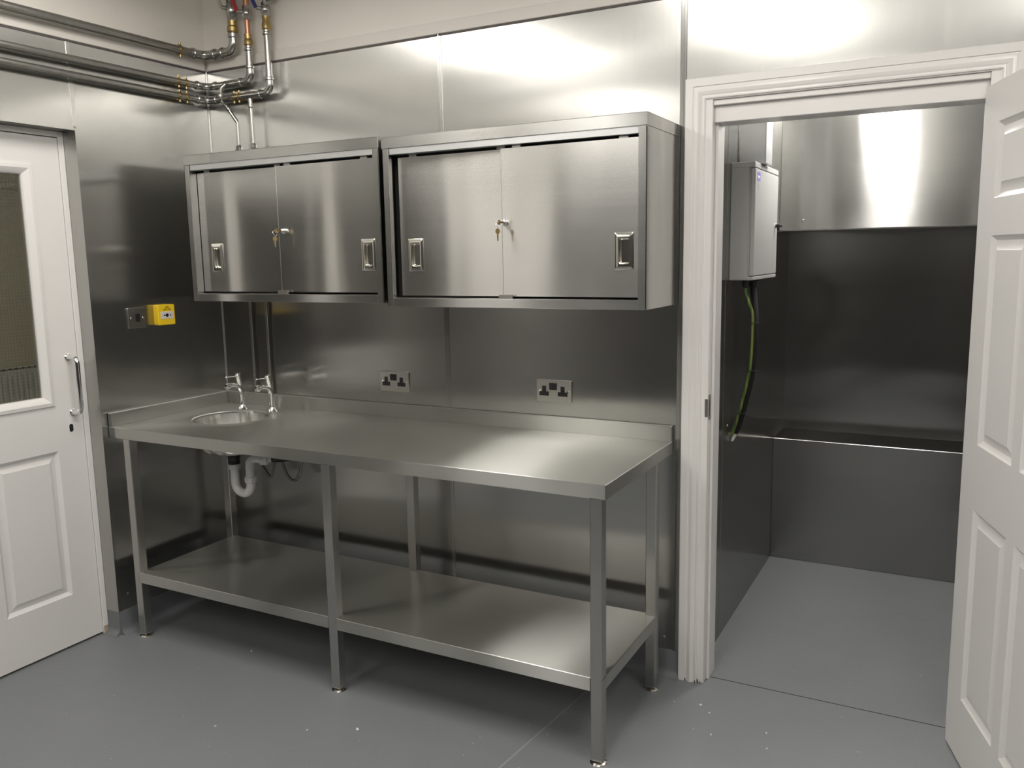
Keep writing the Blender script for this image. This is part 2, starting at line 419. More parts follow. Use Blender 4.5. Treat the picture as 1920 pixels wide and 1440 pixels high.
# ------------------------------------------------------------------ panelled doors
def panel_leaf(mb, W, H, T, panels, holes, f, z0=0):
    """f(d, z, n): d along the leaf, n outwards from its face; face at n=0, back at n=-T"""
    rects = panels + holes
    mb.cells([0, W], [z0, z0 + H], rects, lambda a, z: f(a, z, 0))
    mb.cells([0, W], [z0, z0 + H], rects, lambda a, z: f(a, z, -T), True)
    r = [(0, z0), (W, z0), (W, z0 + H), (0, z0 + H)]
    mb.loops([[f(a, z, -T) for a, z in r], [f(a, z, 0) for a, z in r]], False, False)
    for (a0, b0, a1, b1) in panels:
        for sgn, base in ((1, 0), (-1, -T)):
            rings = []
            for ins, dep in ((0, 0), (.004, -.004), (.009, -.0075), (.014, -.0115), (.019, -.0115), (.040, -.0035), (.0415, -.0020)):
                rings.append([f(a, z, base + sgn * dep) for a, z in ((a0+ins, b0+ins), (a1-ins, b0+ins), (a1-ins, b1-ins), (a0+ins, b1-ins))])
            mb.loops(rings, False, True)
    for (a0, b0, a1, b1) in holes:
        r = [(a0, b0), (a1, b0), (a1, b1), (a0, b1)]
        mb.loops([[f(a, z, -T) for a, z in r], [f(a, z, 0) for a, z in r]], False, False)
    return mb

# door 1: half glazed door in the left wall
DX, DY = -.080, -.709     # face plane, right-hand edge
W1 = .838
f1 = lambda d, z, n: (DX + n, DY - d, z)
gl = (.138, 1.03, W1 - .138, 1.925)
d1 = struct(panel_leaf(MB(), W1, 2.046, .042, [(.118, .221, .118+.272, .825), (W1-.118-.272, .221, W1-.118, .825)], [gl], f1, .010),
            'door_1', M['white_b'], None, 'white half-glazed door set back in the steel-clad left wall', smooth=25)
b = MB()   # glazing bead
g0, g1, g2, g3 = gl
rings = []
for ins, n_ in ((-.022, .0), (-.020, .006), (-.006, .009), (0, .006), (.014, -.006), (.017, -.012), (.017, -.030)):
    rings.append([f1(a, z, n_) for a, z in ((g0+ins, g1+ins), (g2-ins, g1+ins), (g2-ins, g3-ins), (g0+ins, g3-ins))])
b.loops(rings, False, False); b.build('glazing_bead', M['white'], d1, smooth=20)
b = MB(); p = [f1(g0, g1, -.018), f1(g2, g3, -.024)]; b.box(p[0], p[1]); gp = b.build('glass_pane', M['glass'], d1)
b = MB()   # wire mesh inside the pane
x = g0 + .0127
while x < g2:
    q0, q1 = f1(x, g1, -.021), f1(x, g3, -.021); b.box((q0[0]-.00025, q0[1]-.00025, q0[2]), (q0[0]+.00025, q0[1]+.00025, q1[2])); x += .0127
z = g1 + .0127
while z < g3:
    q0, q1 = f1(g0, z, -.0215), f1(g2, z, -.0215); b.box((q0[0]-.00025, q1[1], z-.00025), (q0[0]+.00025, q0[1], z+.00025)); z += .0127
b.build('wire_mesh', M['leg'], gp, smooth=0, weld=False)
b = MB()
hy = -.752
b.tube(fillet([f1(-DY + DY + (DY - hy), .972, 0), f1(DY - hy, .972, .058), f1(DY - hy, 1.197, .058), f1(DY - hy, 1.197, 0)], .024), .0095, 20)
for z in (.972, 1.197): b.lathe([(.014, 0), (.014, .003), (.011, .005)], f1(DY - hy, z, 0), (1,0,0), 20)
b.build('pull_handle', M['chrome'], d1)
b = MB()
kp = [(.0075*math.cos(a), .0075*math.sin(a)) for a in [k/16*pi for k in range(17)]] + [(-.0075 + .015*k/6*0 - 0, -.016) for k in range(1)] + [(.0075*math.cos(a), -.016 + .0075*math.sin(a)) for a in [pi + k/16*pi for k in range(17)]]
kp = [(.0085*math.cos(a), .0085*math.sin(a)) for a in [k/12*pi for k in range(13)]] + [(.0085*math.cos(a), -.016 + .0085*math.sin(a)) for a in [pi + k/12*pi for k in range(13)]]
b.prism(kp, 0, .0012, lambda a, c, t: f1(DY + .764 + a, .917 + c, t))
b.build('keyhole', M['black'], d1)
b = MB()   # cut edge around the keyhole
ko = [(a*1.3, (c + .008)*1.25 - .008) for a, c in kp]
b.loops([[f1(DY + .764 + a, .917 + c, 0) for a, c in ko], [f1(DY + .764 + a, .917 + c, .001) for a, c in ko], [f1(DY + .764 + a, .917 + c, .001) for a, c in kp]], False, False)
b.build('keyhole_edge', M['white'], d1)
# its frame
b = MB().box((-.20, LY1 - .027, 0), (-.075, LY1 - .003, LZ - .003), .002).box((-.20, LY0 + .003, 0), (-.075, LY0 + .028, LZ - .003), .002).box((-.20, LY0 + .028, 2.060), (-.075, LY1 - .027, LZ - .003), .002)
b.box((-.16, LY1 - .042, .0), (-.124, LY1 - .026, 2.06)).box((-.16, LY0 + .027, 2.045), (-.124, LY1 - .027, 2.06))
t1 = struct(b, 'trim_1', M['white'])
MB().box((-.0755, LY1 - .026, 0.0), (-.0742, LY1 - .005, .034), .0004).build('chipped_patch', M['bare_wood'], t1)

# door 3: guessed white double door out of view, added for the cabinets' bright reflection
f3 = lambda d, z, n: (.002 + n, -2.76 - d, z)
struct(panel_leaf(MB(), .64, 2.04, .0018, [], [], f3, .006).box((.0, -3.80, .006), (.004, -3.402, 2.046)), 'unseen_white_door', M['white_b'])

# door 2: six panel door standing open at the right
HN = Vector((3.121, -.030, 0)); DD = Vector((.29, -.957, 0)).normalized(); DN = Vector((-.957, -.29, 0)).normalized()
def f2(d, z, n):
    p = HN + DD * d + DN * n; return (p.x, p.y, z)
W2 = .80
cw = (.115, .372); c2 = (W2 - .372, W2 - .115)
pans = []
for (a0, a1) in (cw, c2):
    for (z0, z1) in ((.205, .805), (1.0, 1.602), (1.705, 1.912)): pans.append((a0, z0, a1, z1))
d2 = struct(panel_leaf(MB(), W2, 2.015, .040, pans, [], f2, .007), 'door_2', M['white_b'], None,
            'white six-panel door standing open beside the doorway on the right', smooth=25)
for z in ():
    pass

# doorway lining and architrave
b = MB()
prof = [(0, 0), (0, .016), (.002, .018), (.026, .018), (.028, .0145), (.031, .0145), (.036, .018), (.044, .0205), (.052, .018), (.0575, .0135), (.0595, .0135), (.0605, .0165), (.064, .0175), (.0675, .0165), (.0695, .012), (.072, .011), (.072, 0)]
ax0, ax1, az = 2.2335, 3.2275, 2.142
pth = []
for (a, t) in prof:
    pth.append([(ax0 + a, -t, 0), (ax0 + a, -t, az - a), (ax1 - a, -t, az - a), (ax1 - a, -t, 0)])
for k in range(3):
    b.loops([[pr[k] for pr in pth], [pr[k+1] for pr in pth]], k == 0, k == 2)
tr = struct(b, 'trim_2', M['white'], None, 'white moulded architrave around the open doorway', smooth=28)
b = MB()
b.box((OX0 - .001, -.011, 0), (2.3265, .112, OZ), .0015)                       # left jamb, rebate
b.box((2.3265, .030, 0), (2.3365, .112, 2.0), .0015)                           # stop
b.box((3.131, -.011, 0), (OX1 + .001, .112, OZ), .0015)
b.box((3.121, .030, 0), (3.131, .112, 2.0), .0015)
b.box((2.3265, -.004, 2.052), (3.131, .112, OZ), .0015)
b.box((2.3265, .012, 1.998), (3.131, .112, 2.053), .002)
ln = b.build('door_lining', M['white'], tr)
b = MB().box((2.3262, .000, .985), (2.3280, .024, 1.075), .0006)
b.box((2.316, -.0122, .998), (2.3272, -.0095, 1.062), .0006)
kpz = b.build('keep_plate', M['plate_dark'], tr)
MB().box((2.3278, .004, 1.0), (2.3283, .012, 1.058)).build('keep_slot', M['black'], kpz)
b = MB()
random.seed(7)
for (x0, x1) in ((2.258, 2.263), (2.295, 2.300), (2.303, 2.309), (2.313, 2.3165)):
    h = random.uniform(.010, .02)
    zt = -.0125 if x1 > 2.30 else (-.0185 if x1 > 2.27 else -.0175)
    b.face([(x0, zt - .0015, 0), (x1, zt - .0015, 0), (x1 - .001, zt - .0015, h*.8), (x0 + .0015, zt - .0015, h)])
    b.face([(x0, zt - .0015, 0), (x0 + .0015, zt - .0015, h), (x1 - .001, zt, h*.8)])
b.build('chipped_patch', M['joint'], tr)

# ------------------------------------------------------------------ store room behind the doorway
SX0, SX1, SY0, SYF, SYB, SZ = 2.28, 4.2, .1, 1.447, 1.722, 2.36
struct(MB().box((SX0 - .1, SY0, 0), (SX0 - .003, SYB + .1, SZ)), 'wall_store_left', M['cream'])
wsl = [o for o in COL.objects if o.name == 'wall_store_left'][0]
fs = lambda a, z, d: (SX0 - .0025 + d, a, z)
sheet('cladding_sheet', wsl, M['clad_left'], [(.1, 0, .398, SZ)], fs)
sheet('cladding_sheet', wsl, M['clad_left'], [(.402, 0, SYB, SZ)], fs)
MB().box((SX0 - .001, .394, 0), (SX0 + .0012, .406, SZ), .0004).build('joint_strip', M['leg'], wsl)
for (y, z) in ((.30, .06), (.47, .875)):
    MB().lathe([(.005,0),(.0045,.0018),(.002,.003)], (SX0, y, z), (1,0,0), 16).build('screw', M['satin'], wsl)
wsb = struct(MB().box((SX0 - .1, SYB + .003, 0), (SX1, SYB + .1, SZ)), 'wall_store_back', M['cream'])
HZ0, HZ1 = .630, 1.670
fk = lambda a, z, d: (a, d, z)
# boxed-out lower and upper steel, with a deep recess between
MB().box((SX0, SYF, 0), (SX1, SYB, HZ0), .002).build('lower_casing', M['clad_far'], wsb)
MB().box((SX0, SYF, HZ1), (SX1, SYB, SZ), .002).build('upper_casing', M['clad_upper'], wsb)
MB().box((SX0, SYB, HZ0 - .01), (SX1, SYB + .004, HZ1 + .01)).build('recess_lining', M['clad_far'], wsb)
MB().box((SX0, SYF - .002, HZ1 - .004), (SX1, SYF + .01, HZ1 + .001)).build('casing_edge', M['leg'], wsb)
MB().lathe([(.006,0),(.0055,.002),(.002,.0035)], (2.391, SYF, 1.716), (0,-1,0), 16).build('screw', M['satin'], wsb)
struct(MB().box((SX1, SY0, 0), (SX1 + .1, SYB + .1, SZ)), 'wall_store_right', M['dark_wall'])  # unseen wall coloured dark to stand for unlit open space
struct(MB().box((SX0 - .1, SY0 - .08, SZ), (SX1 + .1, SYB + .1, SZ + .05)), 'ceiling_store', M['ceil'])
wsf = struct(MB().slab(SX0 - .1, SX1 + .1, -.02, SZ, [(OX0, -.0201, OX1, OZ)], lambda a, z, t: (a, t, z), .1005, .104), 'wall_store_front', M['clad_back'], smooth=0)

# hall behind the glazed door
struct(MB().box((-3.4, -3.2, 0), (-3.3, 1.9, 2.4)), 'wall_hall_back', M['hall_wall'])
struct(MB().box((-3.4, 1.8, 0), (-.25, 1.9, 2.4)), 'wall_hall_right', M['hall_wall'])
struct(MB().box((-3.4, -3.2, 0), (-.25, -3.1, 2.4)), 'wall_hall_left', M['hall_wall'])
struct(MB().box((-3.4, -3.2, 2.4), (-.25, 1.9, 2.45)), 'ceiling_hall', M['hall_wall'])
struct(MB().box((-3.3, -3.1, 2.13), (-3.285, 1.8, 2.17), .003), 'trim_3', M['hall_wall'])
b = MB()
rad = thing('radiator', (-3.24, 1.15, .15), 'white panel radiator on the far wall seen through the glazed door', 'radiator')
b.box((-3.27, .70, .15), (-3.22, 1.75, .79), .008)
for k in range(26):
    y = .73 + k * .04
    b.box((-3.222, y, .19), (-3.212, y + .024, .75), .004, 1)
b.build('panel', M['radiator'], rad)
b = MB()
b.box((-3.285, .70, .79), (-3.215, 1.75, .80), .002)
gr = b.build('top_grille', M['radiator'], rad)
for k in range(20): MB().box((-3.2148, .74 + k*.05, .789), (-3.2138, .765 + k*.05, .797)).build('slot', M['black'], gr)

MB().cyl((-3.245, .66, .02), (-3.245, .66, .2), .0075).cyl((-3.245, .66, .19), (-3.245, .71, .19), .008).cyl((-3.245, .66, .2), (-3.245, .66, .26), .016).build('valve', M['chrome'], rad)
MB().box((-3.2985, 1.0, .3), (-3.26, 1.04, .6)).build('bracket', M['radiator'], rad)

# ------------------------------------------------------------------ ceiling lamps
def lamp(x, y, lx, ly, z, mat, label, group=None, drop=.085):
    t = thing('ceiling_lamp', (x, y, z), label, 'ceiling lamp', group)
    b = MB()
    b.slab(x - lx/2 - .015, x + lx/2 + .015, y - ly/2 - .015, y + ly/2 + .015, [(x - lx/2, y - ly/2, x + lx/2, y + ly/2)], lambda a, c, t: (a, c, z + t), -.03, 0)
    b.build('housing', M['white'], t)
    r_ = [(x - lx/2, y - ly/2), (x - lx/2, y + ly/2), (x + lx/2, y + ly/2), (x + lx/2, y - ly/2)]
    MB().loops([[(a, c, z - .004) for a, c in r_], [(a, c, z - drop) for a, c in r_]], False, True).build('diffuser', mat, t, smooth=0)
    return t
LN = [('rear left', -3.75, .62), ('rear middle', -3.75, 2.3), ('rear right', -3.75, 4.2), ('left', -1.42, .80), ('middle', -1.42, 2.2), ('right', -1.42, 3.7)]
for nm, ly, lx in LN:
    lamp(lx, ly, .46, 1.35, ZC, M['lamp'], 'long ceiling light over the ' + nm + ' of the kitchen', 'ceiling lights')
lamp(2.72, .98, .22, .7, SZ, M['lamp_far'], 'ceiling light in the small room behind the doorway')
lamp(-1.8, -.5, .3, .3, 2.4, M['hall_fill'], 'added fill light in the hall behind the glazed door')  # light added out of view so the hall shows through the glass

# ------------------------------------------------------------------ sink table
TX0, TX1, TYF, TYB, TZ, TH = .003, 2.200, -.655, -.004, .900, .046
tb = thing('sink_table', (1.1, -.33, 0), 'long stainless steel worktable with inset round sink and undershelf', 'table')
b = MB()
SKX, SKY, SKR = .318, -.290, .158
UB, UT, UH = .018, .018, .957     # upstands
n = 64
sq = .20
sx0, sx1, sy0, sy1 = SKX - sq, SKX + sq, SKY - sq, SKY + sq
b.cells([TX0, TX1], [TYF, TYB], [(sx0, sy0, sx1, sy1)], lambda x, y: (x, y, TZ))
ring = []; sqr = []
for k in range(n):
    a = 2*pi*k/n; c, s_ = math.cos(a), math.sin(a); m_ = max(abs(c), abs(s_))
    ring.append((c, s_)); sqr.append((SKX + sq*c/m_, SKY + sq*s_/m_, TZ))
b.loops([sqr] + [[(SKX + c*r, SKY + s_*r, z) for c, s_ in ring] for r, z in ((SKR + .007, TZ), (SKR + .003, TZ - .0008), (SKR, TZ - .004), (SKR - .001, TZ - .010))], False, False)
# turned-down edges
b.box((TX0, TYF - .0005, TZ - TH), (TX1, TYF + .004, TZ + .0003), .0019)
b.box((TX1 - .004, TYF, TZ - TH), (TX1 + .0005, TYB, TZ + .0003), .0019)
b.box((TX0, TYF, TZ - TH), (TX0 + .002, TYB, TZ - .0004))
b.box((TX0, TYF, TZ - TH), (TX1, TYF + .016, TZ - TH + .002))
b.box((TX0, TYB - .002, TZ - TH), (TX1, TYB, TZ - .0004))
b.build('worktop', M['top'], tb, smooth=30)
b = MB()
b.box((TX0, TYB - UB, TZ - .001), (TX1, TYB, UH), .0018)
b.box((TX0, TYF, TZ - .001), (TX0 + UT, TYB - UB, UH), .0018)
b.build('upstand', M['top'], tb)
b = MB()
prof = [(SKR, TZ - .006), (SKR - .003, TZ - .03), (SKR - .010, TZ - .09), (SKR - .020, TZ - .125), (SKR - .035, TZ - .142), (SKR - .06, TZ - .150), (.03, TZ - .154), (.022, TZ - .158)]
b.lathe(prof, (SKX, SKY, 0), n=64, cap0=False, cap1=True)
outer = [(r + .0015, z - .0015) for r, z in prof]
b.lathe(outer, (SKX, SKY, 0), n=64, cap0=False, cap1=True)
sk = b.build('sink_bowl', M['bowl'], tb, weld=False)
oa = math.radians(55); oc = Vector((SKX + (SKR - .004)*math.cos(oa), SKY + (SKR - .004)*math.sin(oa), TZ - .032)); od = Vector((-math.cos(oa), -math.sin(oa), .1))
MB().lathe([(.016,-.002),(.016,.003),(.0125,.005),(.0115,.003)], oc, od, 24).build('overflow_ring', M['chrome'], sk)
MB().lathe([(.0112,.0),(.0112,.0036)], oc, od, 24).build('overflow_hole', M['black'], sk)
MB().lathe([(.028,0),(.028,.003),(.018,.005),(.017,.001)], (SKX, SKY, TZ - .1585), (0,0,1), 32).build('plughole', M['chrome'], sk)
SZH = .287
LX = (.103, 1.142, 2.168); LYF, LYB = -.636, -.127
hl = .019
for ly in (LYF, LYB):
    for lx in LX:
        b = MB().box((lx - hl, ly - hl, .016), (lx + hl, ly + hl, TZ - .003), .0022, 1)
        lg = b.build('leg', M['leg'], tb)
        b = MB().lathe([(.027, 0), (.027, .003), (.022, .006), (.008, .008), (.008, .017)], (lx, ly, 0), (0,0,1), 28)
        b.box((lx - hl + .001, ly - hl + .001, .012), (lx + hl - .001, ly + hl - .001, .018), .001)
        b.build('foot', M['nickel'], lg)
b = MB()
sxa, sxb, sya, syb = LX[0] + hl - .012, LX[2] + hl, LYF - hl, LYB - hl + .02
b.box((sxa, sya + .001, SZH - .004), (sxb, syb, SZH), .001)
b.box((sxa, sya - .0005, SZH - .045), (LX[1] - hl, sya + .004, SZH + .0003), .0018)
b.box((LX[1] + hl, sya - .0005, SZH - .045), (LX[2] - hl, sya + .004, SZH + .0003), .0018)
b.box((sxb - .004, sya + .035, SZH - .045), (sxb + .0005, syb, SZH + .0003), .0018)
b.box((sxa, sya, SZH - .045), (sxa + .002, syb, SZH - .0005))
b.box((sxa, syb - .002, SZH - .045), (sxb, syb, SZH - .0005))
b.build('undershelf', M['top'], tb)
# stiffening channels beneath the worktop
MB().box((.06, -.40, TZ - .045), (.10, -.10, TZ - .004), .001).box((.6, -.42, TZ - .045), (2.1, -.37, TZ - .004), .001).build('stiffener', M['leg'], tb)

# taps
def tap(x, y, label):
    t = thing('basin_tap', (x, y, TZ), label, 'tap', 'pillar taps at the round sink')
    b = MB()
    b.lathe([(.024,0),(.024,.003),(.019,.008),(.014,.016),(.0115,.026),(.0105,.04)], (x, y, TZ + .0006), (0,0,1), 28)
    b.build('base_flange', M['chrome'], t)
    b = MB()
    b.tube(fillet([(x, y, TZ + .02), (x, y, TZ + .113), (x, y - .05, TZ + .128), (x, y - .080, TZ + .118)], [.038, .03], 8), [.0105]*20, 20) if False else None
    path = [(x, y, TZ + .02), (x, y, TZ + .05), (x, y - .001, TZ + .075), (x, y - .006, TZ + .092), (x, y - .018, TZ + .107), (x, y - .036, TZ + .116), (x, y - .058, TZ + .1185), (x, y - .078, TZ + .117)]
    sm = []
    for i in range(len(path) - 1):
        p0 = Vector(path[max(i-1,0)]); p1 = Vector(path[i]); p2 = Vector(path[i+1]); p3 = Vector(path[min(i+2,len(path)-1)])
        for k in range(4):
            u = k/4
            sm.append(.5*((2*p1) + (p2-p0)*u + (2*p0-5*p1+4*p2-p3)*u*u + (3*p1-p0-3*p2+p3)*u**3))
    sm.append(Vector(path[-1]))
    rr = [.0125 + (.0095 - .0125)*min(1, i/len(sm)*1.3) for i in range(len(sm))]
    b.tube(sm, rr, 20)
    b.lathe([(.0135,-.002),(.0145,.004),(.0135,.012),(.009,.014)], (x, y - .074, TZ + .117), (0,-1,-.05), 20)
    b.tube([(x, y - .076, TZ + .122), (x, y - .077, TZ + .102)], .0085, 16)
    b.build('spout', M['chrome'], t)
    b = MB()
    b.tube([(x, y - .008, TZ + .105), (x, y - .004, TZ + .120)], .0085, 20)
    b.tube([(x, y - .006, TZ + .118), (x, y - .018, TZ + .164)], [.0125, .0125], 24)
    b.lathe([(.0125, 0), (.011, .002), (.004, .003)], (x, y - .018, TZ + .164), (0,-.25,.97), 24)
    h = b.build('handle', M['chrome'], t)
    b = MB().tube([(x, y - .016, TZ + .155), (x, y - .080, TZ + .158)], .0022, 10)
    b.lathe([(.002,0),(.0042,.003),(.0042,.008),(.002,.011)], (x, y - .078, TZ + .158), (0,-1,0), 16)
    b.build('lever', M['chrome'], h)
    return t
tap(.225, -.131, 'chrome pillar tap behind the sink, the one nearer the corner')
tap(.402, -.127, 'chrome pillar tap behind the sink, the one nearer the sockets')

# bottle trap and hoses under the sink
tp = thing('waste_trap', (SKX, SKY, .55), 'white plastic U-bend trap under the round sink', 'waste trap')
tz = TZ - .16
MB().lathe([(.036, .002), (.036, -.006), (.026, -.010), (.024, -.034), (.026, -.036), (.026, -.044), (.02, -.046)], (SKX, SKY, tz - .0035), (0,0,1), 28).build('waste_outlet', M['black'], tp)
UX = .092
b = MB()
z_t = tz - .044
pts = [(SKX, SKY, z_t), (SKX, SKY, .615)]
for k in range(1, 13):
    a = pi + k/12*pi
    pts.append((SKX + UX/2 + UX/2*math.cos(a), SKY, .610 + .046*math.sin(a)))
pts += [(SKX + UX, SKY, .640)]
b.tube(pts, .019, 24)
ub = b.build('u_bend', M['pvc'], tp)
b = MB()
b.tube(fillet([(SKX + UX, SKY, .630), (SKX + UX, SKY, .722), (SKX + UX + .04, SKY + .025, .722), (SKX + UX + .08, SKY + .05, .722)], [.026, .02], 8), .0188, 24)
b.build('riser_elbow', M['pvc'], tp)
def nut(o, axis, h=.026, r=.026):
    b = MB().lathe([(r - .003, 0), (r, .003), (r, h - .004), (r - .003, h)], o, axis, 10)
    b.lathe([(r - .006, -.004), (r - .006, h + .003)], o, axis, 24)
    return b
nut((SKX, SKY, z_t - .028), (0,0,1)).build('locking_nut', M['pvc'], tp)
nut((SKX + UX, SKY, .618), (0,0,1)).build('locking_nut', M['pvc'], tp)
nut((SKX + UX + .038, SKY + .024, .722), (.84,.54,0), .034, .029).build('locking_nut', M['pvc'], tp)
b = MB().tube([(SKX + UX + .072, SKY + .045, .722), (SKX + UX + .11, SKY + .068, .722), (.66, -.195, .745)], .018, 20)
b.build('outlet_pipe', M['black'], tp)
def smooth_path(pp, k=6):
    pp = [Vector(p) for p in pp]; out = []
    for i in range(len(pp) - 1):
        p0, p1, p2, p3 = pp[max(i-1,0)], pp[i], pp[i+1], pp[min(i+2,len(pp)-1)]
        for j in range(k):
            u = j/k
            out.append(.5*((2*p1) + (p2-p0)*u + (2*p0-5*p1+4*p2-p3)*u*u + (3*p1-p0-3*p2+p3)*u**3))
    out.append(pp[-1]); return out
hs = thing('flexible_hose', (.402, -.127, .86), 'looped braided hose under the worktop, to the right of the white trap', 'hose', 'flexible hoses under the sink')
MB().tube(smooth_path([(.402,-.127,.862), (.402,-.124,.80), (.408,-.105,.70), (.438,-.095,.605), (.480,-.09,.585), (.515,-.09,.64), (.520,-.085,.73), (.490,-.07,.80), (.42,-.05,.80), (.392,-.04,.745)]), .0065, 14).build('braided_tube', M['hose'], hs)
MB().lathe([(.010,0),(.010,.022),(.007,.026)], (.392,-.04,.722), (0,0,1), 14).build('end_nut', M['chrome'], hs)
hs = thing('flexible_hose', (.225, -.131, .86), 'narrow braided hose hanging just behind the white trap', 'hose', 'flexible hoses under the sink')
MB().tube(smooth_path([(.225,-.131,.862), (.228,-.131,.80), (.26,-.10,.68), (.31,-.085,.595), (.335,-.08,.595), (.345,-.07,.68), (.35,-.05,.78), (.34,-.035,.84)]), .0065, 14).build('braided_tube', M['hose'], hs)
MB().lathe([(.010,0),(.010,.022),(.007,.026)], (.34,-.035,.835), (0,0,1), 14).build('end_nut', M['chrome'], hs)

# ------------------------------------------------------------------ wall cabinets
def key_set(x, y, z, label, yaw):
    t = thing('keys', (x, y, z), label, 'keys', 'keys in the cabinet locks')
    # key in the lock: bow stands out from the wall
    ca, sa = math.cos(yaw), math.sin(yaw); k_ = .82
    def kf(a, c, t_): return (x + t_, y - a, z + c)
    b = MB()
    bow = [(.020 + .0105*math.cos(q), .0085*math.sin(q)) for q in [k/18*2*pi for k in range(18)]]
    b.prism(bow, -.001, .001, kf); b.box((x - .001, y - .012, z - .003), (x + .001, y + .004, z + .003))
    b.build('key', M['brass'], t)
    b = MB()
    rc = Vector((x, y - .028, z - .010))
    b.tube([rc + Vector((.003*math.sin(2*q), .011*math.cos(q), .011*math.sin(q))) for q in [k/24*2*pi for k in range(25)]], .0008, 8, False)
    b.build('key_ring', M['chrome'], t)
    b = MB()
    kx, ky, kz = x, y - .030, z - .021
    def kh(a, c, t_): return (kx + k_*(a*ca - t_*sa), ky + k_*(a*sa + t_*ca), kz + k_*c)
    b.prism([(.0095*math.sin(q), -.011 + .0115*math.cos(q)) for q in [k/20*2*pi for k in range(20)]], -.001, .001, kh)
    b.prism([(-.0035, -.020), (-.0035, -.036), (-.002, -.050), (.001, -.051), (.003, -.046), (.002, -.042), (.0035, -.036), (.0035, -.020)], -.001, .001, kh)
    b.build('spare_key', M['brass'], t)
    return t

def cup_handle(x, z, yf, parent, w=.064, h=.117):
    """flush pull: rectangular plate with a recessed cup; yf is the door face"""
    o1 = rrect(w, h, .002, 4); o2 = rrect(w - .003, h - .003, .002, 4)
    i1 = rrect(w - .028, h - .034, .007, 4); i2 = rrect(w - .030, h - .036, .0065, 4); i3 = rrect(w - .032, h - .038, .006, 4); i4 = rrect(w - .037, h - .044, .004, 4)
    f = lambda P, d: [(x + a, yf - d, z + c) for a, c in P]
    b = MB().loops([f(o1, -.001), f(o1, .0028), f(o2, .004), f(i1, .004), f(i2, .002), f(i2, -.004), f(i3, -.0085), f(i4, -.0115)], False, True)
    return b.build('pull_handle', M['nickel'], parent, smooth=40)

door_mats = iter(DOORS)
def cabinet(x0, x1, z0, z1, yf, label, lock_x, hx, split, keylab, keyyaw, zh=1.582, rl=.022, lean=(-.006, .014)):
    c = thing('wall_cabinet', ((x0 + x1)/2, 0, z0), label, 'cabinet', 'steel wall cabinets')
    yb = -.006
    st, tt, br = .030, .040, .031       # stile, top edge, bottom rail
    b = MB()
    b.box((x0 + .002, yb, z0), (x0 + .006, yf, z1 - tt), .0008)      # sides
    b.box((x1 - .006, yb, z0), (x1 - .002, yf, z1 - tt), .0008)
    b.box((x0 + .006, yb, z0 + .002), (x1 - .006, yf + .002, z0 + .006))
    b.box((x0 + .006, yb, z0), (x1 - .006, yb - .003, z1 - tt))
    b.box((x0 + .002, yf, z0), (x0 + st, yf + .003, z1 - tt - .0005), .0008)      # stiles
    b.box((x1 - st, yf, z0), (x1 - .002, yf + .003, z1 - tt - .0005), .0008)
    b.box((x0 + st - .003, yf + .001, z0 + .03), (x0 + st, yf + .036, z1 - tt), 0)    # stile returns
    b.box((x1 - st, yf + .001, z0 + .03), (x1 - st + .003, yf + .036, z1 - tt), 0)
    b.box((x0 + st, yf, z0), (x1 - st, yf + .003, z0 + br), .0008)                # bottom rail
    b.box((x0 + st, yf + .001, z0 + br - .003), (x1 - st, yf + .055, z0 + br), 0)
    b.build('carcass', M['cab'], c)
    b = MB()
    b.box((x0, yb, z1 - .003), (x1, yf - .001, z1), .001).box((x0, yf - .001, z1 - tt), (x1, yf + .002, z1 - .0005), .001)
    b.box((x0, yb, z1 - tt), (x0 + .002, yf, z1 - .0005), .0008).box((x1 - .002, yb, z1 - tt), (x1, yf, z1 - .0005), .0008)
    b.build('top_cap', M['cab'], c)
    MB().box((x0 + st + .001, yf + .004, z1 - tt - .022), (x1 - st - .001, yf + .045, z1 - tt + .002), .001).build('track', M['alu'], c)
    MB().box((x0 + .007, yf + .062, z0 + .007), (x1 - .007, yf + .066, z1 - tt - .001)).build('dark_backing', M['dark'], c)  # near-black sheet behind the sliding doors
    dz0, dz1 = z0 + br + .008, z1 - tt - .031
    # rear door (left), front door (right)
    for k, (a0, a1, dy, hxx) in enumerate(((x0 + rl, split + .05, .040, hx[0]), (split, x1 - st + .003, .019, hx[1]))):
        y_ = yf + dy
        hole = (hxx - .026, zh - .052, hxx + .026, zh + .052)
        sl = lean[k]; ac = (a0 + a1) / 2
        b = MB().slab(a0, a1, dz0, dz1, [hole], lambda a, z, t: (a, y_ + t - sl * (a - ac), z), 0, .016)
        if k == 1:      # slim strip added to draw a visible line at the leading edge
            ye = y_ - sl * (a0 - ac)
            b.box((a0 - .0006, ye - .0010, dz0), (a0 + .0030, ye + .010, dz1), .0006)
        dr = b.build('sliding_door', next(door_mats), c, smooth=0)
        cup_handle(hxx, zh, y_ - sl * (hxx - ac), dr)
        for hx_ in ((a0 + .06, a1 - .06)):
            MB().box((hx_ - .016, y_ + .004, dz1), (hx_ + .016, y_ + .012, z1 - tt - .010), .001).build('hanger', M['leg'], dr)
        if k == 1:
            lk = MB().lathe([(.0105, 0), (.0105, .003), (.0085, .004), (.0085, .020), (.0075, .022)], (lock_x, y_ - sl * (lock_x - ac), 1.681), (0,-1,0), 24).build('lock_cylinder', M['chrome'], dr)
            key_set(lock_x, y_ - sl * (lock_x - ac) - .022, 1.681, keylab, keyyaw)
    # floor guide clip between the doors
    MB().box((split - .008, yf + .0065, z0 + br - .002), (split + .046, yf + .012, z0 + br + .014), .001).build('door_guide', M['satin'], c)
    return c
cabinet(.2025, 1.2025, 1.403, 2.003, -.347, 'steel wall cabinet over the sink, the one nearer the corner', .712, (.324, 1.128), .683, 'keys hanging in the lock of the cabinet over the sink', .9)
